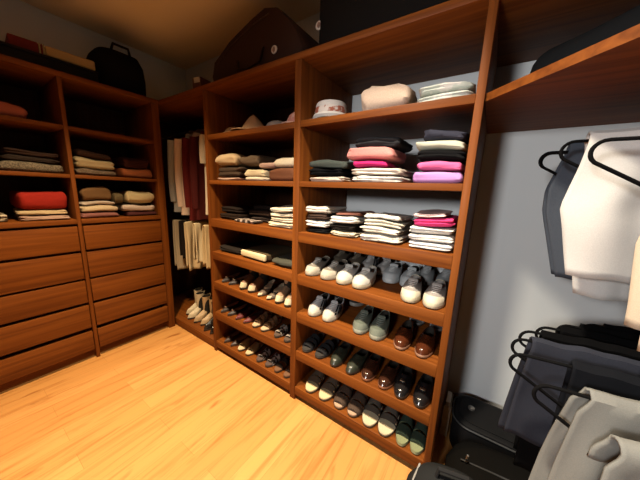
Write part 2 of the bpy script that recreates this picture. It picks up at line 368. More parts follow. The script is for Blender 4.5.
# left column, second shelf
G = 'folded clothes on the second shelf of the left column'
stack(10, [('folded_garment', 'pale pink folded top at bottom of the leftmost stack, left column', 'clothing', F((.72, .5, .42)), .72, 1.0, .03, .3, .026, 1, .02),
           ('folded_sweater', 'dark brown folded sweater below the cream and taupe ones', 'clothing', F((.07, .045, .032), 'knit'), .72, 1.02, .035, .3, .078, 2, -.02)], S2, G)
folded('folded_sweater', 'cream folded sweater leaning over the brown one, left column second shelf', 'clothing', G, F((.72, .55, .36)), .71, .955, .03, .30, S2 + .106, .095, 1, .05, 1.4, puff=.40, wr=.010)
folded('folded_sweater', 'taupe folded sweater beside the cream one, left column second shelf', 'clothing', G, F((.17, .12, .08)), .965, 1.16, .06, .30, S2 + .106, .085, 1, -.0, 2.4, puff=.40, wr=.010)
stack(11, [('folded_shirt', 'flat white folded shirt at the bottom of the middle stack', 'clothing', F((.78, .68, .55)), 1.045, 1.27, .025, .3, .028, 1, .02),
           ('folded_sweater', 'cream folded sweater in the middle stack beside reddish brown one', 'clothing', F((.76, .64, .44)), 1.04, 1.265, .03, .3, .056, 1, -.02)], S2, G)
folded('folded_garment', 'dusty pink folded top lying on a cream sweater', 'clothing', G, F((.62, .42, .34)), 1.17, 1.33, .05, .26, S2 + .086, .040, 1, 0, 3.2)
folded('folded_sweater', 'reddish brown folded sweater under the cream one by middle upright', 'clothing', G, F((.17, .062, .028)), 1.275, 1.518, .03, .3, S2 + .001, .084, 1, 0, 5.9)
folded('folded_sweater', 'ivory folded sweater on top of the reddish brown one', 'clothing', G, F((.74, .64, .47), 'knit'), 1.335, 1.52, .03, .3, S2 + .086, .062, 1, 0, 6.9)
# left column, third shelf
G = 'folded clothes on the third shelf of the left column'
stack(12, [('folded_trousers', 'dark brown folded trousers lowest in the far left pile', 'clothing', F((.03, .02, .016)), .71, .96, .04, .28, .05, 2, .03),
           ('folded_trousers', 'near black folded trousers on top of the far left pile', 'clothing', F((.02, .015, .014)), .72, .95, .05, .28, .05, 2, -.04)], S3, G)
folded('folded_scarf', 'thin black folded scarf with pale edge at the shelf front', 'clothing', G, F((.05, .035, .03), 'fade', (.55, .45, .4)), .93, 1.17, .02, .1, S3 + .001, .024, 1, 0, 4.4)
stack(13, [('folded_sweater', 'dark grey folded sweater lowest in the middle dark pile', 'clothing', F((.05, .035, .03)), .975, 1.25, .125, .28, .046, 2, .02),
           ('folded_sweater', 'dark brown folded sweater second in the middle dark pile', 'clothing', F(DKBR), .97, 1.24, .12, .28, .046, 2, -.03),
           ('folded_sweater', 'black folded sweater topping the middle dark pile', 'clothing', F((.022, .018, .018)), .99, 1.20, .13, .27, .036, 1, .03)], S3, G)
stack(14, [('folded_shirt', 'cream folded shirt, lowest of four by the middle upright', 'clothing', F((.76, .66, .48)), 1.265, 1.515, .025, .28, .036, 2, .0),
           ('folded_shirt', 'cream folded shirt, second up of four by the middle upright', 'clothing', F((.78, .7, .54)), 1.275, 1.515, .03, .28, .034, 2, .0),
           ('folded_shirt', 'ivory folded shirt, third up of four by the middle upright', 'clothing', F((.78, .72, .58)), 1.28, 1.51, .03, .28, .034, 2, .02),
           ('folded_shirt', 'ivory folded shirt, uppermost of four by the middle upright', 'clothing', F((.8, .74, .6)), 1.285, 1.51, .035, .27, .032, 2, -.02)], S3, G)
# left column, fourth shelf
G = 'bags on the fourth shelf of the left column'
folded('folded_bag', 'black flat folded bag at left end of fourth shelf', 'bag', G, F((.025, .02, .018)), .71, .97, .04, .3, S4 + .001, .055, 2, .03, 3.9)
t = folded('clutch_bag', 'olive brown clutch bag with cream front edge lying flat', 'bag', G, F((.085, .06, .03)), .99, 1.29, .045, .34, S4 + .001, .07, 1, -.05, 4.6, puff=.3, groove=0)
b = MB().box(-.135, .135, -.185, -.160, .012, .058, .01, 3); b.build('front_flap', F((.78, .66, .42)), t)
folded('clutch_bag', 'dark green grey soft bag beside the cream edged clutch', 'bag', G, F((.06, .06, .045)), 1.305, 1.515, .03, .34, S4 + .001, .06, 1, .0, 6.6, puff=.7)

# dresser shelves (front towards +x)
G = 'folded clothes on the left dresser shelves'
def dstack(u, items, z): stack(u, items, z, G, 'x')
dstack(20, [('folded_blanket', 'coral pink folded blanket on top left shelf of the dresser', 'blanket', F((.62, .18, .12)), -1.12, -.765, .02, .34, .09, 1, 0)], S1)
dstack(21, [('folded_sweater', 'grey tweed folded sweater lowest in the left middle shelf', 'clothing', F((.34, .28, .20), 'tweed', (.12, .10, .075)), -.945, -.640, .02, .34, .066, 1, 0),
            ('folded_sweater', 'dark grey folded sweater directly on the tweed one', 'clothing', F((.05, .036, .03)), -.93, -.65, .03, .32, .036, 1, 0),
            ('folded_sweater', 'dark brown folded sweater topping the tweed pile', 'clothing', F((.06, .032, .024)), -.915, -.655, .04, .32, .042, 2, 0)], S2)
dstack(22, [('folded_sweater', 'pinkish beige folded sweater lowest in the red sweater pile', 'clothing', F((.50, .33, .26)), -.90, -.640, .02, .34, .036, 2, 0),
            ('folded_garment', 'cream folded top under the red sweater on dresser counter', 'clothing', F((.62, .47, .28)), -.90, -.645, .03, .32, .036, 2, 0),
            ('folded_sweater', 'bright red folded sweater on the dresser counter', 'clothing', F((.42, .022, .012), 'knit'), -.895, -.645, .03, .34, .13, 1, 0)], 1.137)
dstack(23, [('folded_sweater', 'taupe folded sweater lowest in stack with cream, dresser middle shelf', 'clothing', F((.30, .22, .16), 'tweed', (.13, .09, .06)), -.59, -.335, .02, .34, .052, 1, 0),
            ('folded_sweater', 'cream folded sweater between taupe and dark brown ones', 'clothing', F((.68, .56, .33)), -.59, -.34, .025, .33, .082, 2, 0),
            ('folded_sweater', 'dark brown folded sweater on top of the cream one', 'clothing', F((.055, .024, .015)), -.575, -.36, .03, .32, .055, 1, 0)], S2)
dstack(24, [('folded_garment', 'burnt orange folded top on the dresser middle shelf', 'clothing', F((.50, .16, .06)), -.31, -.07, .02, .34, .08, 1, 0),
            ('folded_sweater', 'dark maroon folded sweater lying on the burnt orange top', 'clothing', F((.06, .014, .010)), -.285, -.08, .03, .32, .09, 2, 0)], S2)
dstack(25, [('folded_garment', 'mauve folded top on dresser counter right of divider', 'clothing', F((.28, .11, .095)), -.595, -.35, .02, .34, .046, 1, 0),
            ('folded_shirt', 'cream folded shirt above the mauve top', 'clothing', F((.70, .55, .36)), -.595, -.35, .025, .33, .052, 1, 0),
            ('folded_shirt', 'thin grey white folded shirt under the brown sweater', 'clothing', F((.6, .5, .42)), -.585, -.365, .03, .32, .034, 1, 0),
            ('folded_sweater', 'brown folded sweater topping the mauve and cream pile', 'clothing', F((.19, .10, .04)), -.58, -.385, .03, .32, .105, 1, 0)], 1.137)
dstack(26, [('folded_garment', 'dark maroon folded top lowest in the right pile on dresser counter', 'clothing', F((.09, .022, .022)), -.31, -.07, .02, .34, .042, 1, 0),
            ('folded_shirt', 'pinkish white folded shirt under the cream sweater', 'clothing', F((.72, .58, .50)), -.33, -.07, .02, .33, .060, 1, 0)], 1.137)
folded('folded_sweater', 'pale cream chunky folded sweater on dresser counter at right', 'clothing', G, F((.74, .60, .34), 'knit'), -.30, -.07, .02, .30, 1.240, .115, 1, 0, 7.7, 'x', .6, wr=.01)
folded('folded_sweater', 'olive rolled sweater beside the chunky cream one', 'clothing', G, F((.16, .12, .06), 'knit'), -.385, -.305, .03, .30, 1.240, .10, 1, 0, 8.8, 'x', .7)
t = folded('folded_scarf', 'small white patterned cloth at far left of dresser counter', 'clothing', None, F((.7, .6, .45), 'blotch', (.08, .05, .03)), -1.02, -.935, .05, .16, 1.138, .055, 2, 0, 9.1, 'x')

# ------------------------------------------------------------------ shoes
def lerp(a, b, t): return a + (b - a) * t
def interp(tab, t):
    for (a, va), (b, vb) in zip(tab, tab[1:]):
        if t <= b: return lerp(va, vb, (t - a) / (b - a))
    return tab[-1][1]
NPH = 40
def outline(L, W, t_s, shape):
    """closed sole outline, toe at y = 0 and heel at y = L"""
    pts = []
    for i in range(NPH):
        ph = 2 * PI * i / NPH; t = .5 + .5 * cos(ph)
        m = interp(shape, t)
        pts.append((W / 2 * sgp(sin(ph), .72) * m + W * .10 * (t - .5) ** 2 * t_s, L * (1 - t), t))
    return pts
ROUND = ((0, .74), (.3, .78), (.7, 1.06), (.88, 1.0), (1, .92)); POINT = ((0, .72), (.3, .72), (.66, 1.04), (.85, .74), (1, .25))
class Shoe:
    def __init__(s, L=.28, W=.098, hs=.026, shape=ROUND, col=(.04, .50, .26, .075, .055, .09), side=1, toe_h=1.55, shaft=None, spring=.006, heel=0.0):
        s.L, s.W, s.hs, s.col, s.toe_h, s.shaft, s.heel = L, W, hs, col, toe_h, shaft, heel
        s.o = outline(L, W, side, shape); s.spring = spring
    def base(s, i, k=1.0, z=0.0):
        x, y, t = s.o[i % NPH]; cy = s.L * .5
        return Vector((x * k, cy + (y - cy) * (1 - (1 - k) * .45), z + s.lift(t)))
    def lift(s, t):
        h = s.heel * max(0, min(1, (.62 - t) / .4)); h = h * h * (3 - 2 * h / s.heel) / s.heel if s.heel else 0
        return h + s.spring * max(0, (t - .75) / .25) ** 2
    def collar(s, i):
        t0, t1, hw, zh, zs, zf = s.col; ph = 2 * PI * (i % NPH) / NPH
        t = lerp(t0, t1, .5 + .5 * cos(ph)); c = cos(ph)
        z = lerp(zs, zf, max(0, c) ** 1.5) if c > 0 else lerp(zs, zh, max(0, -c) ** 1.5)
        tt = .5 + .5 * c
        return Vector((hw * s.W * sgp(sin(ph), .85), s.L * (1 - t), s.hs + z + s.lift(tt) * .9))
    def surf(s, i, k):
        """i: index around (float ok), k: 0 at the sole .. 1 at the collar"""
        i0 = math.floor(i); f = i - i0
        def P(j):
            B = s.base(j, .96, s.hs); Q = s.collar(j); c = cos(2 * PI * (j % NPH) / NPH)
            a = 1 - cos(k * PI / 2); p = 1 + (s.toe_h - 1) * max(0, c)
            bt = .50 * sin(min(1, a / .24) * PI / 2) + (.50 * ((a - .24) / .76) ** 1.05 if a > .24 else 0)
            b = lerp(sin(k * PI / 2), bt, max(0, c) ** .8)
            bul = .045 * sin(k * PI) * s.W * (1 - max(0, c))
            d = Vector((math.copysign(bul, B.x) if abs(B.x) > 1e-4 else 0, 0, 0))
            return Vector((lerp(B.x, Q.x, a), lerp(B.y, Q.y, a), lerp(B.z, Q.z, b))) + d
        return P(i0) * (1 - f) + P(i0 + 1) * f
    def sole(s, parent, mat, name='sole', h=None, k=1.0):
        h = h or s.hs; b = MB()
        rr = [[s.base(i, .955 * k, 0.001) for i in range(NPH)], [s.base(i, 1.0 * k, .006) for i in range(NPH)], [s.base(i, 1.0 * k, h - .005) for i in range(NPH)], [s.base(i, .965 * k, h) for i in range(NPH)]]
        if s.heel:
            for r in rr[:1]:
                for j, p in enumerate(r):
                    if s.o[j][2] < .30: p.z = .001
            for p in rr[1]:
                pass
        b.loft(rr); return b.build(name, mat, parent)
    def upper(s, parent, mat, lining, K=12):
        b = MB(); rings = [[s.surf(i, k / K) for i in range(NPH)] for k in range(K + 1)]
        top = rings[-1]
        if s.shaft:
            H, wx, wy, yo = s.shaft; cy = s.L * (1 - (s.col[0] + s.col[1]) / 2)
            for q in (.25, .5, .75, 1):
                rings.append([Vector((lerp(p.x, wx * cos(PI / 2 - 2 * PI * j / NPH), q), lerp(p.y, cy + yo - wy * cos(2 * PI * j / NPH), q), lerp(p.z, H, q))) for j, p in enumerate(top)])
        top = rings[-1]; c = sum(top, Vector()) / NPH
        rings.append([c + (p - c) * .93 + Vector((0, 0, p.z - c.z)) * .07 for p in top])
        b.loft(rings, cap1=False); u = b.build('upper', mat, parent)
        b = MB(); ins = []
        for q, sc in ((0, .935), (.3, .90), (1, .86)):
            ins.append([Vector((c.x + (p.x - c.x) * sc, c.y + (p.y - c.y) * sc, lerp(p.z - .001, s.hs + .012 + s.lift(.3), q))) for p in top])
        b.loft(ins, cap0=False); b.build('lining', lining, parent)
        return u
    def patch(s, parent, name, mat, i0, i1, k0, k1, off=.002, ni=8, nk=6):
        b = MB(); outer, inner = [], []
        for a in range(nk + 1):
            k = lerp(k0, k1, a / nk); ro, ri = [], []
            for c in range(ni + 1):
                i = lerp(i0, i1, c / ni); p = s.surf(i, k)
                nn = (s.surf(i + .3, k) - s.surf(i - .3, k)).cross(s.surf(i, min(1, k + .03)) - s.surf(i, max(0, k - .03)))
                nn = nn.normalized() if nn.length > 1e-9 else Vector((0, 0, 1))
                ctr = Vector((0, s.L * .5, s.hs)); nn = nn if nn.dot(p - ctr) > 0 else -nn
                ro.append(p + nn * off); ri.append(p - nn * .002)
            outer.append(ro); inner.append(ri)
        loops = [o + i[::-1] for o, i in zip(outer, inner)]
        b.loft(loops); return b.build(name, mat, parent)
    def laces(s, parent, mat, n=5, k0=.62, k1=.97, half=.022, r=.0028):
        b = MB()
        for a in range(n):
            k = lerp(k0, k1, a / (n - 1)); pts = []
            for c in range(7):
                f = -1 + 2 * c / 6
                # index offset giving the half width at this k
                p = s.surf(f * 4.2, k); p = Vector((f * half, p.y, p.z + .0025)); pts.append(p)
            b.tube(pts, r, 6)
        b.build('laces', mat, parent)
    def tongue(s, parent, mat):
        t0, t1, hw, zh, zs, zf = s.col; y = s.L * (1 - t1); z = s.hs + zf; w = hw * s.W * .8
        b = MB()
        b.loft([[Vector((w * q * cos(a), y + dy + .006 * sin(a), z + dz)) for a in [2 * PI * j / 16 for j in range(16)]] for q, dy, dz in ((.85, -.002, -.02), (1, .004, .0), (1, .010, .010), (.7, .014, .015))])
        b.build('tongue', mat, parent)

LEA = lambda c, r=.45: solid(c, r)
DARKLIN = solid((.03, .026, .022), .9)
def sneaker(side, up=(.62, .61, .58), sole=(.78, .74, .64), toe=None, lin=None, stripes=None, lace=(.8, .78, .72), L=.285, W=.118, tongue=None, hs=.03):
    s = Shoe(L, W, hs, ROUND, (.05, .54, .29, .062, .044, .066), side)
    def f(t):
        s.sole(t, solid(sole, .6)); s.upper(t, F(up), F(lin) if lin else DARKLIN)
        s.laces(t, F(lace)); s.tongue(t, F(tongue or up))
        if toe: s.patch(t, 'toe_cap', F(toe), -6.5, 6.5, .0, .42)
        s.patch(t, 'heel_tab', F(stripes or sole), NPH / 2 - 3, NPH / 2 + 3, .35, .95, .0025)
        if stripes:
            for sd in (1, -1):
                for q in range(3): s.patch(t, 'stripe', F(stripes), sd * (5.0 + q * 1.9), sd * (6.1 + q * 1.9), .22, .93, .0022, 2, 6)
    return f
def loafer(side, col=(.10, .03, .012), sole=(.03, .02, .015), strap=None, L=.285, W=.098, buckle=False, rough=.28, rim=None, shape=ROUND):
    s = Shoe(L, W, .018, shape, (.05, .56, .31, .055, .040, .062), side, 1.4)
    def f(t):
        s.sole(t, solid(rim or sole, .5)); s.upper(t, LEA(col, rough), DARKLIN)
        st = s.patch(t, 'strap', LEA(strap or tuple(c * .8 for c in col), rough), -9, 9, .70, .86, .003, 12, 3)
        if buckle:
            p = s.surf(0, .78); b = MB().box(-.014, .014, p.y - .01, p.y + .01, p.z + .002, p.z + .007, .002); b.build('buckle', solid((.7, .68, .6), .3, 1), st)
    return f
def flat(side, col=(.03, .02, .018), trim=(.5, .3, .2), toe=None, L=.25, W=.085):
    s = Shoe(L, W, .012, POINT, (.03, .70, .37, .042, .028, .030), side, 1.15)
    def f(t):
        s.sole(t, solid((.05, .03, .02), .5)); s.upper(t, LEA(col), solid(trim, .7))
        if toe: s.patch(t, 'toe_cap', LEA(toe), -5, 5, 0, .62)
        b = MB(); pp = s.surf(0, .93); b.tube([(-.012, pp.y - .004, pp.z + .004), (0, pp.y - .006, pp.z + .007), (.012, pp.y - .004, pp.z + .004)], .004, 8); b.build('bow', LEA(trim), t)
    return f
def boot(side, col=(.2, .08, .03), toe=None, H=.22, L=.25, W=.09, shape=ROUND, hs=.02, rough=.55, wx=.047, wy=.055, zip_col=None):
    s = Shoe(L, W, hs, shape, (.04, .44, .34, .10, .085, .10), side, 1.5, (H, wx, wy, .0))
    def f(t):
        s.sole(t, solid((.04, .025, .015), .5))
        b = MB().box(-W * .33, W * .33, L * .72, L * .985, .0005, hs * .8, .004); b.build('heel', solid((.05, .03, .02), .5), t)
        s.upper(t, LEA(col, rough), DARKLIN)
        if toe: s.patch(t, 'toe_cap', LEA(toe), -5.5, 5.5, 0, .37)
        b = MB(); cy = s.L * (1 - .24); b.tube([(-.006, cy + wy * .98, H - .012), (-.008, cy + wy + .004, H + .012), (.008, cy + wy + .004, H + .012), (.006, cy + wy * .98, H - .012)], .0025, 6); b.build('pull_tab', LEA(col), t)
    return f
def sandal(side, straps=((.55, .80, .050),), col=(.05, .045, .04), bed=(.62, .50, .30), sole=(.05, .04, .03), heel_strap=False, L=.28, W=.10, hs=.026, buckle=None, gap=0):
    s = Shoe(L, W, hs, ROUND, side=side, spring=.004)
    def f(t):
        s.sole(t, solid(sole, .6), 'sole', hs * .6)
        b = MB(); b.loft([[s.base(i, .985, hs * .6) for i in range(NPH)], [s.base(i, 1.0, hs * .85) for i in range(NPH)], [s.base(i, .97, hs) for i in range(NPH)], [s.base(i, .80, hs - .003) for i in range(NPH)]])
        b.build('footbed', F(bed), t)
        for ta, tb, hz in straps:
            b = MB(); outer, inner = [], []
            n = 14
            for q in range(6):
                tt = lerp(ta, tb, q / 5); ro, ri = [], []
                w = W / 2 * interp(ROUND, tt) * (max(.05, 1 - (2 * tt - 1) ** 2)) ** .36
                zz = hz * (1 - .30 * (q / 5)) * (1 - .0 * q)
                for a in range(n + 1):
                    an = PI * a / n
                    ro.append(Vector((w * 1.05 * cos(an), L * (1 - tt), hs * .55 + (zz + .004) * sin(an) ** .75)))
                    ri.append(Vector((w * .985 * cos(an), L * (1 - tt), hs * .55 + zz * sin(an) ** .75)))
                outer.append(ro); inner.append(ri)
            b.loft([o + i[::-1] for o, i in zip(outer, inner)])
            st = b.build('strap', F(col) if not isinstance(col, bpy.types.Material) else col, t)
            if buckle:
                tm = (ta + tb) / 2; b = MB().box(W * .43, W * .50, L * (1 - tm) - .012, L * (1 - tm) + .012, hs + .006, hs + .024, .002); b.build('buckle', solid(buckle, .35, .9), st)
        if heel_strap:
            b = MB(); pts = []
            for a in range(13):
                an = PI * a / 12; pts.append((W * .40 * cos(an), L * .80 + L * .18 * sin(an), hs + .03 + .012 * sin(an)))
            b.tube(pts, .006, 8, flat=.35); b.build('heel_strap', F(col), t)
    return f
def pump(side, col=(.25, .2, .15), toe=(.75, .62, .42), L=.24, W=.082):
    s = Shoe(L, W, .012, POINT, (.03, .66, .36, .05, .035, .034), side, 1.15, heel=.05)
    def f(t):
        b = MB(); b.loft([[s.base(i, .95, .001) for i in range(NPH)], [s.base(i, 1, .004) for i in range(NPH)], [s.base(i, .97, .012) for i in range(NPH)]]); b.build('sole', solid((.05, .03, .02), .5), t)
        b = MB(); b.loft([[(q * W * .3 * cos(2 * PI * k / 14), L * .9 + q * W * .3 * sin(2 * PI * k / 14), z) for k in range(14)] for q, z in ((.55, .001), (.55, .015), (.8, .04), (1, .056))]); b.build('heel', LEA(col), t)
        s.upper(t, LEA(col), solid((.5, .38, .25), .8)); s.patch(t, 'toe_cap', LEA(toe), -4.5, 4.5, 0, .45)
    return f

def pair(make, kind, desc, place, xs, y, z, rz=(0.05, -0.05), group=None, kw=None, sc=.88):
    """two shoes, each a thing of its own"""
    kw = kw or {}
    for n, (x, r, sd, wd) in enumerate(zip(xs, rz, (1, -1), ('left', 'right'))):
        yy = y[n] if isinstance(y, tuple) else y
        t = thing(kind, f'{wd} one of the {desc}, {place}', 'shoe', (x, yy, z + .001), r, group or f'shoes on the {place}')
        make(sd, **kw)(t); t.scale = (sc, sc, sc * (1 if kind.endswith('boot') else .93))
R4, R5, R6, R7 = ('fourth shelf, right column', 'fifth shelf, right column', 'sixth shelf, right column', 'bottom shelf, right column')
L5, L6, L7 = ('fifth shelf, left column', 'sixth shelf, left column', 'bottom shelf, left column')
z4, z5, z6, z7 = SH[3], SH[4], SH[5], SH[6]
pair(sneaker, 'sneaker', 'worn grey sneakers with cream toes', R4, (1.645, 1.758), .012, z4, kw=dict(up=(.22, .20, .17), toe=(.52, .47, .38), sole=(.50, .44, .34), lin=(.12, .1, .08)))
pair(sneaker, 'sneaker', 'white sneakers with cream soles', R4, (1.870, 1.974), .006, z4, (.05, .02), kw=dict(up=(.58, .57, .54), toe=(.62, .60, .54), sole=(.58, .50, .36), lin=(.5, .48, .44)))
pair(sneaker, 'sneaker', 'dark brown sneakers at the back left', R4, (1.66, 1.775), .30, z4, kw=dict(up=(.09, .07, .05), sole=(.25, .2, .14), lace=(.2, .17, .13)))
pair(sneaker, 'sneaker', 'grey and black sneakers behind the white ones', R4, (1.885, 1.988), .302, z4, kw=dict(up=(.35, .34, .33), sole=(.6, .58, .54), stripes=(.03, .03, .035), lace=(.5, .5, .5)))
pair(sneaker, 'sneaker', 'pale blue-white sneakers standing in the middle', R4, (2.078, 2.180), .20, z4, (.06, .02), kw=dict(up=(.46, .50, .52), sole=(.56, .60, .62), toe=(.50, .54, .56), lace=(.6, .62, .62), W=.118))
pair(sneaker, 'sneaker', 'white sneakers with big cream toe caps', R4, (2.245, 2.345), .004, z4, (.10, .0), kw=dict(up=(.36, .33, .31), toe=(.72, .67, .52), sole=(.70, .64, .47), lace=(.72, .68, .65), lin=(.3, .28, .26), W=.112))
pair(sneaker, 'sneaker', 'blue-grey sneakers behind the cream toed ones', R4, (2.250, 2.345), .30, z4, kw=dict(up=(.30, .32, .33), sole=(.45, .46, .46), lace=(.45, .47, .48), W=.106))
pair(sneaker, 'sneaker', 'white sneakers with three black stripes', R5, (1.678, 1.789), .010, z5, (.12, .10), kw=dict(up=(.50, .50, .51), toe=(.62, .58, .50), sole=(.62, .57, .46), stripes=(.015, .015, .02), lace=(.8, .8, .8), W=.110))
pair(sneaker, 'sneaker', 'black sneakers behind striped ones', R5, (1.70, 1.82), .30, z5, kw=dict(up=(.03, .03, .03), sole=(.3, .28, .25), lace=(.08, .08, .08)))
pair(sneaker, 'sneaker', 'sage green grey sneakers', R5, (1.997, 2.098), .006, z5, (.12, .10), kw=dict(up=(.11, .13, .105), sole=(.36, .38, .31), toe=(.15, .17, .14), lace=(.22, .25, .22), W=.112))
pair(loafer, 'loafer', 'glossy brown loafers with pale rims', R5, (2.225, 2.330), .004, z5, (.05, .0), kw=dict(col=(.085, .022, .008), rim=(.40, .22, .14), rough=.18))
pair(sandal, 'sandal', 'grey sandals behind the glossy brown loafers', R5, (2.235, 2.345), .295, z5, kw=dict(straps=((.48, .62, .06), (.70, .84, .045)), col=(.30, .30, .31), bed=(.2, .2, .2)))
pair(sandal, 'sandal', 'black strappy sandals with pale beads', R6, (1.632, 1.735), .015, z6, kw=dict(straps=((.42, .50, .06), (.60, .68, .05), (.76, .86, .04)), col=(.022, .022, .025), bed=(.05, .045, .042), heel_strap=True))
pair(loafer, 'loafer', 'dark green black loafers', R6, (1.852, 1.960), .006, z6, kw=dict(col=(.035, .04, .028), rough=.35))
pair(loafer, 'loafer', 'dark brown slip-on shoes', R6, (2.058, 2.158), .014, z6, (.05, -.02), kw=dict(col=(.05, .018, .010), rim=(.3, .12, .06), rough=.2))
pair(loafer, 'loafer', 'black buckled loafers beside the right upright', R6, (2.252, 2.350), .005, z6, (.06, .0), kw=dict(col=(.014, .013, .014), buckle=True, rough=.2))
pair(sandal, 'sandal', 'taupe slide sandals with cream footbeds', R7, (1.680, 1.790), .006, z7, (.10, .05), kw=dict(straps=((.34, .50, .062), (.57, .74, .05)), W=.112, col=(.14, .105, .075), bed=(.78, .66, .40), sole=(.1, .07, .05), buckle=(.5, .45, .35)))
pair(sandal, 'sandal', 'dark brown peep-toe mules', R7, (1.896, 1.994), .010, z7, (.03, .02), kw=dict(straps=((.30, .42, .070), (.47, .62, .064), (.70, .92, .050)), W=.110, col=(.085, .055, .04), bed=(.60, .42, .30), sole=(.12, .08, .05), heel_strap=True))
pair(sandal, 'sandal', 'grey brown sandals with pale round toes', R7, (2.095, 2.192), .004, z7, (.06, .02), kw=dict(straps=((.36, .47, .068), (.55, .68, .05)), W=.112, buckle=(.5, .48, .42), col=(.10, .085, .07), bed=(.74, .66, .46), sole=(.1, .08, .06), heel_strap=True))
pair(sandal, 'sandal', 'dark green slides with two wide straps', R7, (2.284, 2.360), .006, z7, (.02, .0), kw=dict(straps=((.34, .52, .064), (.62, .82, .050)), col=(.028, .048, .034), bed=(.30, .33, .18), sole=(.32, .34, .2), L=.28, W=.090))
pair(flat, 'flat_shoe', 'black flats with pale trim at far left', L5, (.772, .862), .02, z5, sc=.80, kw=dict(col=(.03, .02, .02), trim=(.6, .4, .3)))
pair(boot, 'ankle_boot', 'brown ankle boots with cream toes', L5, (1.005, 1.100), .018, z5, sc=.80, kw=dict(col=(.17, .062, .022), toe=(.76, .62, .40), H=.205, L=.24, W=.085))
pair(pump, 'pump', 'dark pumps with cream toes', L5, (1.205, 1.296), .012, z5, sc=.80, kw=dict(col=(.16, .12, .09)))
pair(boot, 'ankle_boot', 'taupe ankle boots with cream toes', L5, (1.388, 1.474), .008, z5, (.06, 0), sc=.80, kw=dict(col=(.36, .22, .13), toe=(.80, .68, .45), H=.20, L=.24, W=.082))
pair(flat, 'flat_shoe', 'black pointed flats at far left', L6, (.755, .845), .012, z6, sc=.80, kw=dict(trim=(.55, .3, .2)))
pair(flat, 'flat_shoe', 'dark red pointed flats', L6, (.945, 1.04), .012, z6, sc=.80, kw=dict(col=(.16, .02, .02), trim=(.10, .04, .03)))
pair(sandal, 'sandal', 'brown leather strap sandals with cream toes', L6, (1.143, 1.235), .02, z6, sc=.80, kw=dict(straps=((.30, .42, .085), (.5, .6, .07), (.70, .78, .05)), col=(.26, .15, .08), bed=(.66, .5, .32), heel_strap=True, L=.25, W=.088))
pair(sandal, 'sandal', 'black sandals with small pale studs', L6, (1.368, 1.462), .022, z6, sc=.80, kw=dict(straps=((.45, .6, .06), (.68, .82, .045)), col=F((.03, .026, .024), 'blotch', (.5, .45, .4)), bed=(.12, .08, .06), L=.25, W=.088))
pair(flat, 'flat_shoe', 'dark brown flats at far left', L7, (.780, .868), .016, z7, sc=.80, kw=dict(col=(.05, .025, .018), trim=(.5, .34, .22)))
pair(sandal, 'sandal', 'beige slides with one wide strap', L7, (.968, 1.066), .018, z7, (.12, .08), sc=.80, kw=dict(straps=((.42, .80, .062),), col=(.46, .35, .22), bed=(.72, .58, .36), L=.26, W=.092))
pair(sandal, 'sandal', 'black jewelled sandals next to beige slides', L7, (1.188, 1.284), .016, z7, sc=.80, kw=dict(straps=((.40, .52, .06), (.60, .80, .048)), col=F((.05, .045, .05), 'blotch', (.6, .58, .6)), bed=(.12, .08, .07), L=.25, W=.088))
pair(sandal, 'sandal', 'brown black thong sandals by middle upright', L7, (1.378, 1.468), .016, z7, sc=.80, kw=dict(straps=((.44, .52, .055), (.70, .80, .04)), col=(.035, .025, .022), bed=(.22, .11, .06), L=.25, W=.086))
# boots in the corner nook
NB = 'wooden base of the corner nook'
pair(boot, 'boot', 'pale cream pointed boots', NB, (.02, .125), (.10, .06), .078, (.05, .05), sc=.80, kw=dict(col=(.74, .62, .42), H=.30, L=.25, W=.085, shape=POINT))
pair(boot, 'boot', 'beige pointed suede boots', NB, (.235, .335), (.06, .07), .078, (.05, .0), sc=.80, kw=dict(col=(.56, .38, .2), H=.30, L=.25, W=.085, shape=POINT))
pair(boot, 'boot', 'black leather boots', NB, (.445, .54), (.035, .04), .078, (.1, .05), sc=.80, kw=dict(col=(.022, .018, .016), H=.30, L=.25, W=.085, shape=POINT, rough=.25))

# ------------------------------------------------------------------ hanging clothes
BLK = F((.006, .006, .0065))
def arc(cx, cz, r, a0, a1, n=8): return [(cx + r * cos(lerp(a0, a1, k / n)), 0, cz + r * sin(lerp(a0, a1, k / n))) for k in range(n + 1)]
def slack_hanger(label, tip, rz, rod_z, group, w=.46, dp=.155, r=.0048, hx=.37):
    """closed rounded black loop: level top bar, lower wire falling away from the tip; hook at the middle"""
    t = thing('trouser_hanger', label, 'hanger', tip, rz, group)
    rr = .030
    pts = arc(rr, -rr, rr, PI / 2, PI + .85, 8) + [(.20, 0, -dp - .012), (.225, 0, -dp - .012)] + arc(w - rr, -rr, rr, -.85, PI / 2, 8)
    b = MB(); b.tube(pts, r, 10, closed=True); b.build('frame', BLK, t)
    hz = rod_z - tip[2]; R = .024
    pts = [(hx, 0, -.002), (hx, 0, (hz - R) * .7)] + [(hx + R * cos(a), 0, hz + R * sin(a)) for a in [lerp(-PI * .5, PI * 1.05, k / 12) for k in range(13)]]
    b = MB(); b.tube(pts, .0028, 8); b.build('hook', BLK, t)
    return t

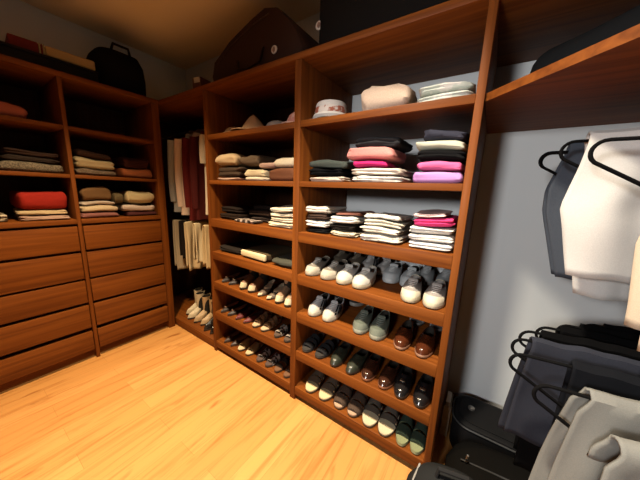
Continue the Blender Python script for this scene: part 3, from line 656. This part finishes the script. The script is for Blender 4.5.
def hung_trousers(label, mat, x0, x1, y, ztop, drop_f, drop_b, left=None, thick=.03, amp=.012, waves=3.2, seed=0, rz=0, group=None, hem=None, cat='trousers', right=None, flare=0, bshift=0):
    """cloth folded over a bar running along x at (y, ztop): front fall, fold, back fall"""
    NS, NX = 44, 36; b = MB(); rows = []
    tot = drop_f + drop_b + thick * 1.6
    for k in range(NS + 1):
        s = tot * k / NS
        if s < drop_f: d = drop_f - s; yy = -thick * (.5 + .35 * min(1, d / .25)); zz = ztop - thick * .5 - d
        elif s > drop_f + thick * 1.6: d = s - drop_f - thick * 1.6; yy = thick * (.5 + .35 * min(1, d / .25)); zz = ztop - thick * .5 - d
        else:
            a = PI * (s - drop_f) / (thick * 1.6); d = 0; yy = -thick * .5 * cos(a); zz = ztop - thick * .5 + thick * .5 * sin(a)
        row = []
        lx = interp(left, d) if left else 0; rx = interp(right, d) if right else 0
        for i in range(NX + 1):
            f = i / NX; x = lerp(x0 + lx + (bshift * min(1, d / .1) if s > drop_f + thick * .8 else 0), x1 + rx, f); g = min(1, d / .18)
            wv = amp * g * sin(2 * PI * waves * f + seed + d * 2.2) + amp * .7 * g * noise.noise(Vector((f * 5 + seed, d * 6, (0 if yy < 0 else 7) + seed)))
            row.append((x - x0, yy + wv - flare * d * (1 if yy < 0 else -1), zz - ztop + .006 * noise.noise(Vector((f * 6, seed, s)))))
        rows.append(row)
    b.loft(rows, closed=False)
    o = b.build('hanging_trousers', mat, loc=(x0, y, ztop), rotz=rz); solidify(o, .007)
    return tag(o, label, cat, group)

HG = 'black trouser hangers under the corner shelf'; LG = 'black trouser hangers on the lower rod'
ZU = 1.59
# upper row: tips, bars along +x
slack_hanger('black hanger carrying blue-grey jeans, the farthest of the upper row', (2.652, .20, ZU), .02, 1.70, HG)
slack_hanger('black hanger tip just left of the blue-grey jeans, upper row', (2.640, .13, ZU - .005), .02, 1.70, HG)
slack_hanger('black hanger over which the white trousers are folded', (2.668, -.05, ZU), .02, 1.70, HG)
slack_hanger('black hanger in front of the white trousers at right picture edge', (2.695, -.245, 1.558), .02, 1.70, HG)
DEN = F((.075, .090, .118), 'denim', (.05, .062, .085)); hung_trousers('blue-grey jeans hanging behind the white trousers', DEN, 2.712, 3.06, .125, ZU + .022, .46, .47, ((0, .0), (.14, -.035), (.22, -.03), (.5, .045), (.7, .07)), .05, .010, 2.1, .7)
hung_trousers('white trousers folded over a black hanger under corner shelf', F((.66, .655, .65)), 2.722, 3.10, -.05, ZU + .024, .405, .490, ((0, .0), (.08, -.010), (.20, -.034), (.28, -.016), (.49, .026), (.6, .03)),   .05, .016, 1.7, 2.2, right=((0, 0), (.6, -.02)), flare=.03, bshift=.035)
hung_trousers('beige wrinkled trousers hanging at the right picture edge below white ones', F((.72, .60, .46)), 2.862, 3.14, -.245, ZU - .003, .50, .47, ((0, .0), (.25, -.035), (.42, -.02), (.5, -.015)), .05, .010, 5, 1.1)
# lower row
ZL = .955
tips = [(2.672, -.345, .93), (2.622, -.256, .95), (2.632, -.160, .955), (2.658, -.080, .955), (2.712, -.005, .955), (2.780, .065, .955), (2.862, .135, .955)]
labs = ['black hanger holding the light grey jeans, nearest of the lower row', 'black hanger in front of the navy jeans holding charcoal trousers', 'black hanger holding navy jeans, lower row',
        'black hanger just right of the navy jeans top, lower row', 'black hanger loop fifth from the grey jeans', 'black hanger loop sixth from the grey jeans', 'black hanger loop farthest right on the lower rod']
RZ = .14
for (x, y, z), lab in zip(tips, labs): slack_hanger(lab, (x, y, z), RZ, 1.03, LG)
def along(tip, d): return tip[0] + d, tip[1] + d * math.tan(RZ)
NAVY = F((.026, .029, .044), 'denim', (.014, .017, .028))
x, y = along(tips[2], .045)
hung_trousers('navy jeans with pale hem hanging on the lower rod', NAVY, x, x + .36, y, ZL + .013, .335, .375, ((0, .0), (.15, -.015), (.35, -.03), (.5, -.04)), .034, .007, 1.8, .3, rz=RZ)
x, y = along(tips[1], .135)
hung_trousers('charcoal trousers overlapping the right half of navy jeans', F((.009, .010, .013)), x, x + .27, y, .95 + .016, .50, .46, None, .022, .004, 2.2, 1.9, rz=RZ)
for k, (dx, lab) in enumerate(((.03, 'black trousers behind the navy jeans on lower rod'), (.035, 'black trousers on the fifth hanger, lower rod'), (.035, 'black trousers on the sixth hanger, lower rod'), (.03, 'black trousers on the farthest hanger, lower rod'))):
    x, y = along(tips[3 + k], dx + .025)
    hung_trousers(lab, F((.0035, .0035, .004)), x, x + .34, y, tips[3 + k][2] + .012, .54, .5, None, .020, .004, 2.4, k * 1.3, rz=RZ, group='black trousers on the lower rod')
GJ = F((.22, .222, .21))
x, y = along(tips[0], .085)
gj = hung_trousers('light grey jeans hanging nearest on the lower rod', GJ, x, x + .34, y, .93 + .018, .47, .42, ((0, .015), (.03, -.004), (.12, -.014), (.3, -.03), (.5, -.05)), .04, .012, 3.2, 1.2, rz=RZ, flare=.015)
leg = hung_trousers(None, GJ, .005, .31, -.105, -.030, .42, .06, ((0, .02), (.03, .0), (.08, -.006), (.3, -.015), (.5, -.02)), .045, .016, 3.3, 3.9, flare=.03)
leg.name = 'trouser_leg'; leg.parent = gj; del leg['category']

# shirts in the corner nook (cloth in the y-z plane, seen from the right)
def shirt_hanger(label, x, z_rod, y0=.10, y1=.50):
    t = thing('clothes_hanger', label, 'hanger', (x, .3, z_rod), 0, 'hangers in the corner nook')
    MB().tube([(0, -.20, -.135), (0, -.12, -.10), (0, -.02, -.06), (0, .02, -.06), (0, .12, -.10), (0, .20, -.135)], .007, 8).build('shoulder_bar', solid((.10, .07, .05), .5), t)
    MB().tube([(0, 0, -.06), (0, 0, -.03)] + [(0, .022 * cos(a), .0 + .022 * sin(a)) for a in [lerp(-PI * .5, PI * 1.0, k / 10) for k in range(11)]], .0025, 8).build('hook', solid((.5, .48, .45), .3, 1), t)
def hung_shirt(label, mat, x, z_rod, length, th=.045, seed=0, sleeve=None, y0=.085, y1=.515, collar=True, group='shirts in the corner nook', slmat=None):
    zs = z_rod - .05
    t = thing('hanging_shirt', label, 'shirt', (x, .3, zs), 0, group)
    b = MB(); rings = []; n = 44; hw0 = (y1 - y0) / 2
    for k in range(15):
        f = k / 14; z = -length * f
        hw = hw0 * (.18 if f == 0 else min(1.0, .30 + .70 * min(1, f / .10))) * (1 - .05 * sin(PI * f)) ; tt = th * (.35 + .65 * min(1, f / .15))
        zz = z if f > 0 else .004
        ring = []
        for i in range(n):
            a = 2 * PI * i / n; cy = sgp(cos(a), .6) * hw; cx = sgp(sin(a), .7) * tt / 2
            wv = .010 * min(1, f * 4) * sin(cy * 38 + seed) + .008 * f * noise.noise(Vector((cy * 12, f * 4, seed)))
            ring.append((cx + wv, cy, zz + .006 * noise.noise(Vector((cy * 14, seed, 1)))))
        rings.append(ring)
    b.loft(rings); b.build('body', mat, t)
    sl = sleeve if sleeve else .30
    for sgn in (-1, 1):
        pts, rr = [], []
        for k in range(9):
            f = k / 8; pts.append((.004 * sin(f * 5 + seed), sgn * (hw0 * .93 + .020 * sin(f * 2.2)), -.06 - sl * f)); rr.append(.036 - .010 * f)
        MB().tube(pts, rr, 14, flat=.55).build('sleeve', slmat or mat, t)
    if collar:
        MB().loft([[(.03 * sx * cos(2 * PI * k / 16), .055 * sx * sin(2 * PI * k / 16), z) for k in range(16)] for sx, z in ((1.2, -.02), (1.15, .012), (.95, .03), (.8, .028), (.8, .0))]).build('collar', mat, t)
    return t
ZR = 1.93
for x, lab in ((-.03, 'hanger of the blue-grey shirt at the nook left side'), (.095, 'hanger of the pinkish white shirt in the nook'), (.225, 'hanger of dark red top in the nook'), (.35, 'hanger of second dark red garment in the nook'), (.50, 'hanger of white shirt next to the shelving upright')):
    shirt_hanger(lab, x, ZR)
hung_shirt('blue-grey long sleeved shirt hanging leftmost in the nook', F((.46, .48, .50)), -.03, ZR, .72, .05, 1, .56)
hung_shirt('pinkish white shirt with long sleeves hanging in the nook', F((.86, .68, .58)), .095, ZR, .74, .06, 2.1, .60)
hung_shirt('dark red shirt hanging in the middle of the nook', F((.12, .008, .007)), .225, ZR, .78, .07, 3.3, .60)
hung_shirt('dark maroon cardigan hanging next to the dark red shirt', F((.075, .006, .006)), .35, ZR, .76, .07, 4.4, .60)
hung_shirt('white short sleeved shirt hanging by the shelving upright', F((.80, .70, .56)), .50, ZR, .70, .06, 5.6, .22)
# lower row in the nook: cream trousers folded over hangers (bars along y)
def nook_trousers(label, mat, x, ztop, drop, y0, y1, seed, amp=.012, waves=4):
    o = hung_trousers(label, mat, 0, y1 - y0, 0, ztop, drop, drop * .93, None, .028, amp * .7, waves, seed, group='trousers on the lower nook rod')
    o.rotation_euler = (0, 0, PI / 2); o.location = (x, y0, ztop); return o
def nook_hanger(label, x, zb, y0, y1):
    t = thing('clothes_hanger', label, 'hanger', (x, .3, zb), 0, 'hangers on the lower nook rod')
    MB().tube([(0, y0 - .3, 0), (0, y1 - .3, 0)], .009, 8).build('trouser_bar', solid((.5, .36, .2), .5), t)
    h = 1.13 - zb
    MB().tube([(0, 0, 0), (0, 0, h - .022)] + [(0, .022 * cos(a), h + .022 * sin(a)) for a in [lerp(-PI * .5, PI, k / 10) for k in range(11)]], .0025, 8).build('hook', solid((.5, .48, .45), .3, 1), t)
for k, (x, c, d, a, lab) in enumerate(((-.08, (.58, .47, .33), .50, .010, 'pale taupe trousers, leftmost on the lower nook rod'), (.035, (.02, .016, .015), .36, .006, 'narrow black trousers between cream ones in the nook'), (.13, (.80, .64, .40), .46, .016, 'cream trousers with soft pleats in the nook'),
                                       (.28, (.86, .72, .48), .36, .018, 'ivory pleated trousers, shorter, in the nook'), (.44, (.74, .56, .32), .38, .016, 'cream trousers nearest the shelving upright in the nook'), (.55, (.50, .27, .12), .42, .008, 'tan trousers hanging lowest beside the upright'))):
    nook_hanger('hanger of the ' + lab.split(',')[0], x, 1.055, .10, .48)
    nook_trousers(lab, F(c), x, 1.075, d, .09, .49, k * 1.7, a)

# ------------------------------------------------------------------ on top of the cabinets
def badge(parent, x, y, z, r=.022):
    b = MB(); b.loft([[(x + q * cos(2 * PI * k / 24), y - dy, z + q * sin(2 * PI * k / 24)) for k in range(24)] for q, dy in ((r, 0), (r, .004), (r * .85, .006))]); o = b.build('round_badge', solid((.75, .72, .68), .4), parent); o['label'] = 'small round white badge'
    b = MB(); b.loft([[(x + q * cos(2 * PI * k / 20), y - dy, z + q * 1.25 * sin(2 * PI * k / 20)) for k in range(20)] for q, dy in ((r * .5, .0055), (r * .5, .0075), (r * .4, .008))]); b.build('badge_ring', solid((.32, .2, .16), .5), o)
    return o
t = thing('duffel_bag', 'dark brown soft duffel bag with round white badge on the top board', 'bag', (1.13, .28, ZD + .001))
prof = [(-.42, 0), (-.43, .06), (-.40, .145), (-.22, .235), (.0, .30), (.12, .325), (.22, .30), (.33, .20), (.40, .10), (.42, .05), (.41, 0)]
b = MB(); b.loft([[(x * q, y, z * (.94 + .06 * q)) for x, z in prof] for y, q in ((-.23, .96), (-.215, .985), (-.19, 1), (.19, 1), (.215, .985), (.23, .96))]); b.build('body', F((.035, .014, .009)), t)
badge(t, .20, -.232, .085)
MB().tube([(-.36, -.232, .12), (-.2, -.236, .20), (.02, -.238, .26), (.16, -.236, .28)], .004, 6).build('zipper', solid((.05, .03, .02), .4, .5), t)
MB().tube([(-.13, -.232, .10), (-.11, -.25, .04), (0, -.255, .02), (.09, -.25, .04), (.11, -.232, .12)], .011, 8, flat=.4).build('handle', F((.03, .015, .010)), t)
t = thing('suitcase', 'large black suitcase with round white badge on the top board', 'suitcase', (1.99, .29, ZD + .001))
MB().box(-.39, .39, -.21, .25, .018, .44, .05, 4).build('body', F((.013, .011, .010)), t)
badge(t, -.375, -.196, .150)
for x in (-.28, .28): MB().box(x - .03, x + .03, -.15, .2, 0, .02, .005).build('skid', solid((.02, .02, .02), .5), t)
MB().tube([(-.10, -.212, .25), (-.09, -.235, .25), (.09, -.235, .25), (.10, -.212, .25)], .012, 8).build('handle', solid((.02, .02, .02), .5), t)
t = thing('gift_box', 'small dark red box with white label standing left of duffel bag', 'box', (.50, .10, ZD + .001), .15)
MB().box(-.045, .045, -.05, .05, 0, .10, .004).build('body', solid((.10, .02, .015), .5), t)
MB().box(-.022, .036, -.053, -.0505, .062, .098).build('label_card', solid((.72, .66, .58), .6), t)
t = thing('storage_box', 'flat black box under the cream and red album, on dresser top', 'box', (-.26, -.60, ZD + .001))
MB().box(-.17, .19, -.26, .22, 0, .075, .006).build('body', solid((.010, .008, .008), .6), t)
MB().box(-.175, .195, -.265, .225, .0755, .095, .005).build('lid', solid((.014, .010, .010), .6), t)
t = thing('album', 'cream and dark red album with thin stripes lying on a black box', 'book', (-.24, -.58, ZD + .098), -.05)
MB().box(-.14, .155, -.055, .20, 0, .066, .012, 3).build('cover', F((.52, .36, .16)), t)
MB().box(-.14, .155, -.215, -.085, 0, .066, .008, 3).build('spine', F((.16, .018, .012)), t)
for q in range(3): MB().box(-.139, .156, -.083 + q * .0095, -.077 + q * .0095, .001, .0655, .002).build('stripe', F((.5, .4, .2) if q % 2 == 0 else (.2, .02, .015)), t)
t = thing('travel_bag', 'big black soft bag at right end of dresser top', 'bag', (-.30, -.195, ZD + .001))
b = MB(); rings = []
for z, sx, sy in ((0, .22, .18), (.03, .24, .197), (.14, .245, .2), (.24, .23, .19), (.31, .19, .16), (.335, .12, .11)):
    rings.append([(sgp(cos(a), .55) * sx + .01 * noise.noise(Vector((a, z * 5, 1))), sgp(sin(a), .55) * sy * .88, z) for a in [2 * PI * k / 36 for k in range(36)]])
b.loft(rings); b.build('body', F((.009, .008, .009)), t)
MB().tube([(.16, -.07, .29), (.17, -.05, .36), (.17, .05, .36), (.16, .07, .29)], .010, 8).build('handle', F((.012, .010, .010)), t)
folded('folded_jacket', 'black folded jacket lying on the slanted corner shelf', 'clothing', None, F((.018, .02, .022)), 2.62, 2.98, -.07, .40, SH[0] + .001, .15, 1, -.78, 6.2, puff=.5)

# ------------------------------------------------------------------ bags on the floor at right
t = thing('hard_case', 'black hard case with rounded end and knob, on floor by the wall', 'case', (2.672, .36, .001))
b = MB(); rings = []
def roundrect(w, d, r, n=8):
    p = []
    for cx, cy, a0 in ((w / 2 - r, d / 2 - r, 0), (-w / 2 + r, d / 2 - r, PI / 2), (-w / 2 + r, -d / 2 + r, PI), (w / 2 - r, -d / 2 + r, 1.5 * PI)):
        p += [(cx + r * cos(a0 + PI / 2 * k / n), cy + r * sin(a0 + PI / 2 * k / n)) for k in range(n + 1)]
    return p
for z, g in ((.0, -.02), (.02, 0), (.185, 0), (.205, -.012), (.21, -.03)): rings.append([(x, y, z) for x, y in roundrect(.36 + g, .26 + g, .09 + g / 2)])
b.loft(rings); b.build('body', solid((.008, .008, .009), .65), t)
MB().loft([[(x, y, z) for x, y in roundrect(.30, .20, .07)] for z in (.2095, .215)]).build('lid_panel', solid((.010, .010, .011), .65), t)
MB().lathe([(.001, .215), (.016, .215), (.016, .224), (.010, .228), (.001, .228)], 18, cx=-.095, cy=.01).build('knob', solid((.35, .33, .3), .3, .8), t)
b = MB(); b.tube([(x, y, .197) for x, y in roundrect(.366, .266, .092)], .004, 6, closed=True); b.build('rim', solid((.06, .06, .06), .3), t)
t = thing('duffel_bag', 'black duffel bag with zipper pull lying before the hard case', 'bag', (2.72, .03, .001), .1)
b = MB(); rings = []
for k in range(13):
    f = k / 12; x = -.22 + .44 * f; q = (1 - abs(2 * f - 1) ** 4) ** .5 if 0 < f < 1 else .35
    rings.append([(x, .17 * q * sgp(cos(a), .8), .125 + .123 * q * sgp(sin(a), .8)) for a in [2 * PI * j / 28 for j in range(28)]])
b.loft(rings); b.build('body', F((.006, .0055, .005)), t)
MB().tube([(-.17, -.02, .237), (-.05, -.03, .249), (.1, -.03, .249)], .004, 6).build('zipper', solid((.03, .03, .03), .4, .5), t)
MB().tube([(-.150, -.028, .243), (-.150, -.030, .262), (-.148, -.036, .288)], .0042, 8).build('zipper_pull', solid((.7, .7, .7), .3, 1), t)
t = thing('backpack', 'dark grey backpack with metal eyelet nearest the shelving upright', 'bag', (2.53, -.31, .001), .25)
b = MB(); rings = []
for z, sx, sy in ((0, .13, .10), (.04, .15, .12), (.2, .155, .125), (.33, .145, .115), (.40, .11, .085), (.425, .06, .045)):
    rings.append([(sgp(cos(a), .75) * sx, sgp(sin(a), .75) * sy, z) for a in [2 * PI * k / 32 for k in range(32)]])
b.loft(rings); b.build('body', F((.022, .023, .024)), t)
MB().tube([(-.05, .01, .415), (-.045, .01, .46), (.045, .01, .46), (.05, .01, .415)], .008, 8).build('handle', F((.025, .025, .026)), t)
MB().tube([(-.120, -.030 + .012 * cos(a), .372 + .012 * sin(a)) for a in [2 * PI * k / 14 for k in range(14)]], .003, 6, closed=True).build('eyelet', solid((.7, .7, .68), .25, 1), t)
b = MB(); b.tube([(-.10, .06, .395), (-.125, .0, .385), (-.10, -.07, .38)], .0035, 6); b.build('piping', solid((.35, .34, .32), .5), t)
t = thing('paper_bag', 'small beige paper bag on floor against the upright', 'bag', (2.461, .38, .001))
b = MB(); b.loft([[(sx * x, sy * y, z) for x, y in ((-1, -1), (1, -1), (1, 1), (-1, 1))] for z, sx, sy in ((0, .018, .06), (.2, .019, .065), (.205, .017, .063), (.12, .015, .058))]); b.build('body', solid((.62, .5, .36), .8), t)
MB().box(-.012, .012, -.05, .05, .13, .225, .004).build('contents', solid((.75, .7, .6), .8), t)

# ------------------------------------------------------------------ light and camera
def downlight(x, y, col, e, size=2.2, blend=.5, label=''):
    t = thing('ceiling_downlight', label, 'lamp', (x, y, ZC))
    MB().loft([[(q * cos(2 * PI * k / 28), q * sin(2 * PI * k / 28), z) for k in range(28)] for q, z in ((.085, -.001), (.085, -.008), (.07, -.012), (.062, -.004))], cap0=False, cap1=False).build('trim_ring', solid((.8, .8, .78), .4), t)
    m, n, l, bs = new_mat('lamp_glow'); bs.inputs['Emission Color'].default_value = (*col, 1); bs.inputs['Emission Strength'].default_value = 4
    MB().lathe([(.001, -.003), (.062, -.003), (.062, -.0015), (.001, -.0015)], 28).build('diffuser', m, t)
    L = bpy.data.lights.new('lamp', 'SPOT'); L.energy = e; L.color = col; L.spot_size = size; L.spot_blend = blend; L.shadow_soft_size = .06
    o = bpy.data.objects.new('lamp', L); C.objects.link(o); o.location = (x, y, ZC - .02)
downlight(.95, -.80, (1, .74, .43), 278, 1.68, .8, 'recessed ceiling downlight over the open floor')
downlight(2.10, -.72, (1, .86, .66), 300, 1.75, .8, 'recessed ceiling downlight before the shoe shelves')
t = thing('added_fill_globe', 'added glowing globe, out of view, to brighten the ceiling', 'lamp', (1.55, -1.35, ZC))  # globe added out of view to give the ceiling a warm glow
MB().tube([(0, 0, -.002), (0, 0, -.30)], .005, 8).build('cord', solid((.05, .05, .05), .5), t)
MB().lathe([(.001, -.001), (.045, -.001), (.04, -.02), (.001, -.022)], 20).build('ceiling_rose', solid((.7, .7, .68), .5), t)
gm, n, l, gb = new_mat('fill_glow'); gb.inputs['Emission Color'].default_value = (1, .72, .42, 1); gb.inputs['Emission Strength'].default_value = 11
MB().lathe([(.06 * sin(PI * k / 16) + .0005, -.35 + .06 * cos(PI * k / 16)) for k in range(17)], 24).build('globe', gm, t)
def added_spot(x, z, target, col, e, size, blend, label):  # added unseen spot on the front wall, replaces daylight from behind the camera
    t = thing('added_spotlight', label, 'lamp', (x, YF, z))
    MB().lathe([(.001, 0), (.05, 0), (.05, .02), (.001, .02)], 24).build('mount', solid((.6, .6, .6), .4), t).rotation_euler = (-PI / 2, 0, 0)
    p = Vector((0, .16, 0)); d = (Vector(target) - Vector((x, YF + .16, z))).normalized()
    MB().tube([(0, .02, 0), (0, .10, 0)], .01, 10).build('arm', solid((.6, .6, .6), .4), t)
    MB().tube([p - d * .09, p - d * .07, p - d * .01, p], [.03, .05, .06, .06], 24).build('lamp_head', solid((.6, .6, .6), .4), t)
    L = bpy.data.lights.new('lamp', 'SPOT'); L.energy = e; L.color = col; L.spot_size = size; L.spot_blend = blend; L.shadow_soft_size = .16
    o = bpy.data.objects.new('lamp', L); C.objects.link(o); o.location = Vector((x, YF + .16, z)) + d * .03; o.rotation_euler = d.to_track_quat('-Z', 'Y').to_euler()
added_spot(2.0, 1.75, (2.60, .5, 1.22), (1, .97, .94), 128, 1.25, .9, 'added spotlight behind the camera, stands in for daylight on the right corner')

cam = bpy.data.cameras.new('camera'); co = bpy.data.objects.new('camera', cam); C.objects.link(co)
R_ = ((.82919619, .55764821, .03823816), (-.13703298, .13648578, .98111854), (-.54190003, .81877964, -.18958969))
co.matrix_world = Matrix(((R_[0][0], R_[1][0], -R_[2][0], 2.50417788), (R_[0][1], R_[1][1], -R_[2][1], -1.16297805), (R_[0][2], R_[1][2], -R_[2][2], 1.40820051), (0, 0, 0, 1)))
cam.sensor_width = 36; cam.lens = 250.79777688 / 640 * 36; cam.clip_start = .02
sc = bpy.context.scene; sc.camera = co
w = bpy.data.worlds.new('world'); sc.world = w; w.use_nodes = True
w.node_tree.nodes['Background'].inputs[0].default_value = (.02, .02, .022, 1); w.node_tree.nodes['Background'].inputs[1].default_value = 1
vs = sc.view_settings; vs.view_transform = 'Standard'; vs.look = 'None'; vs.gamma = 1; vs.use_curve_mapping = False; vs.exposure = 0.9
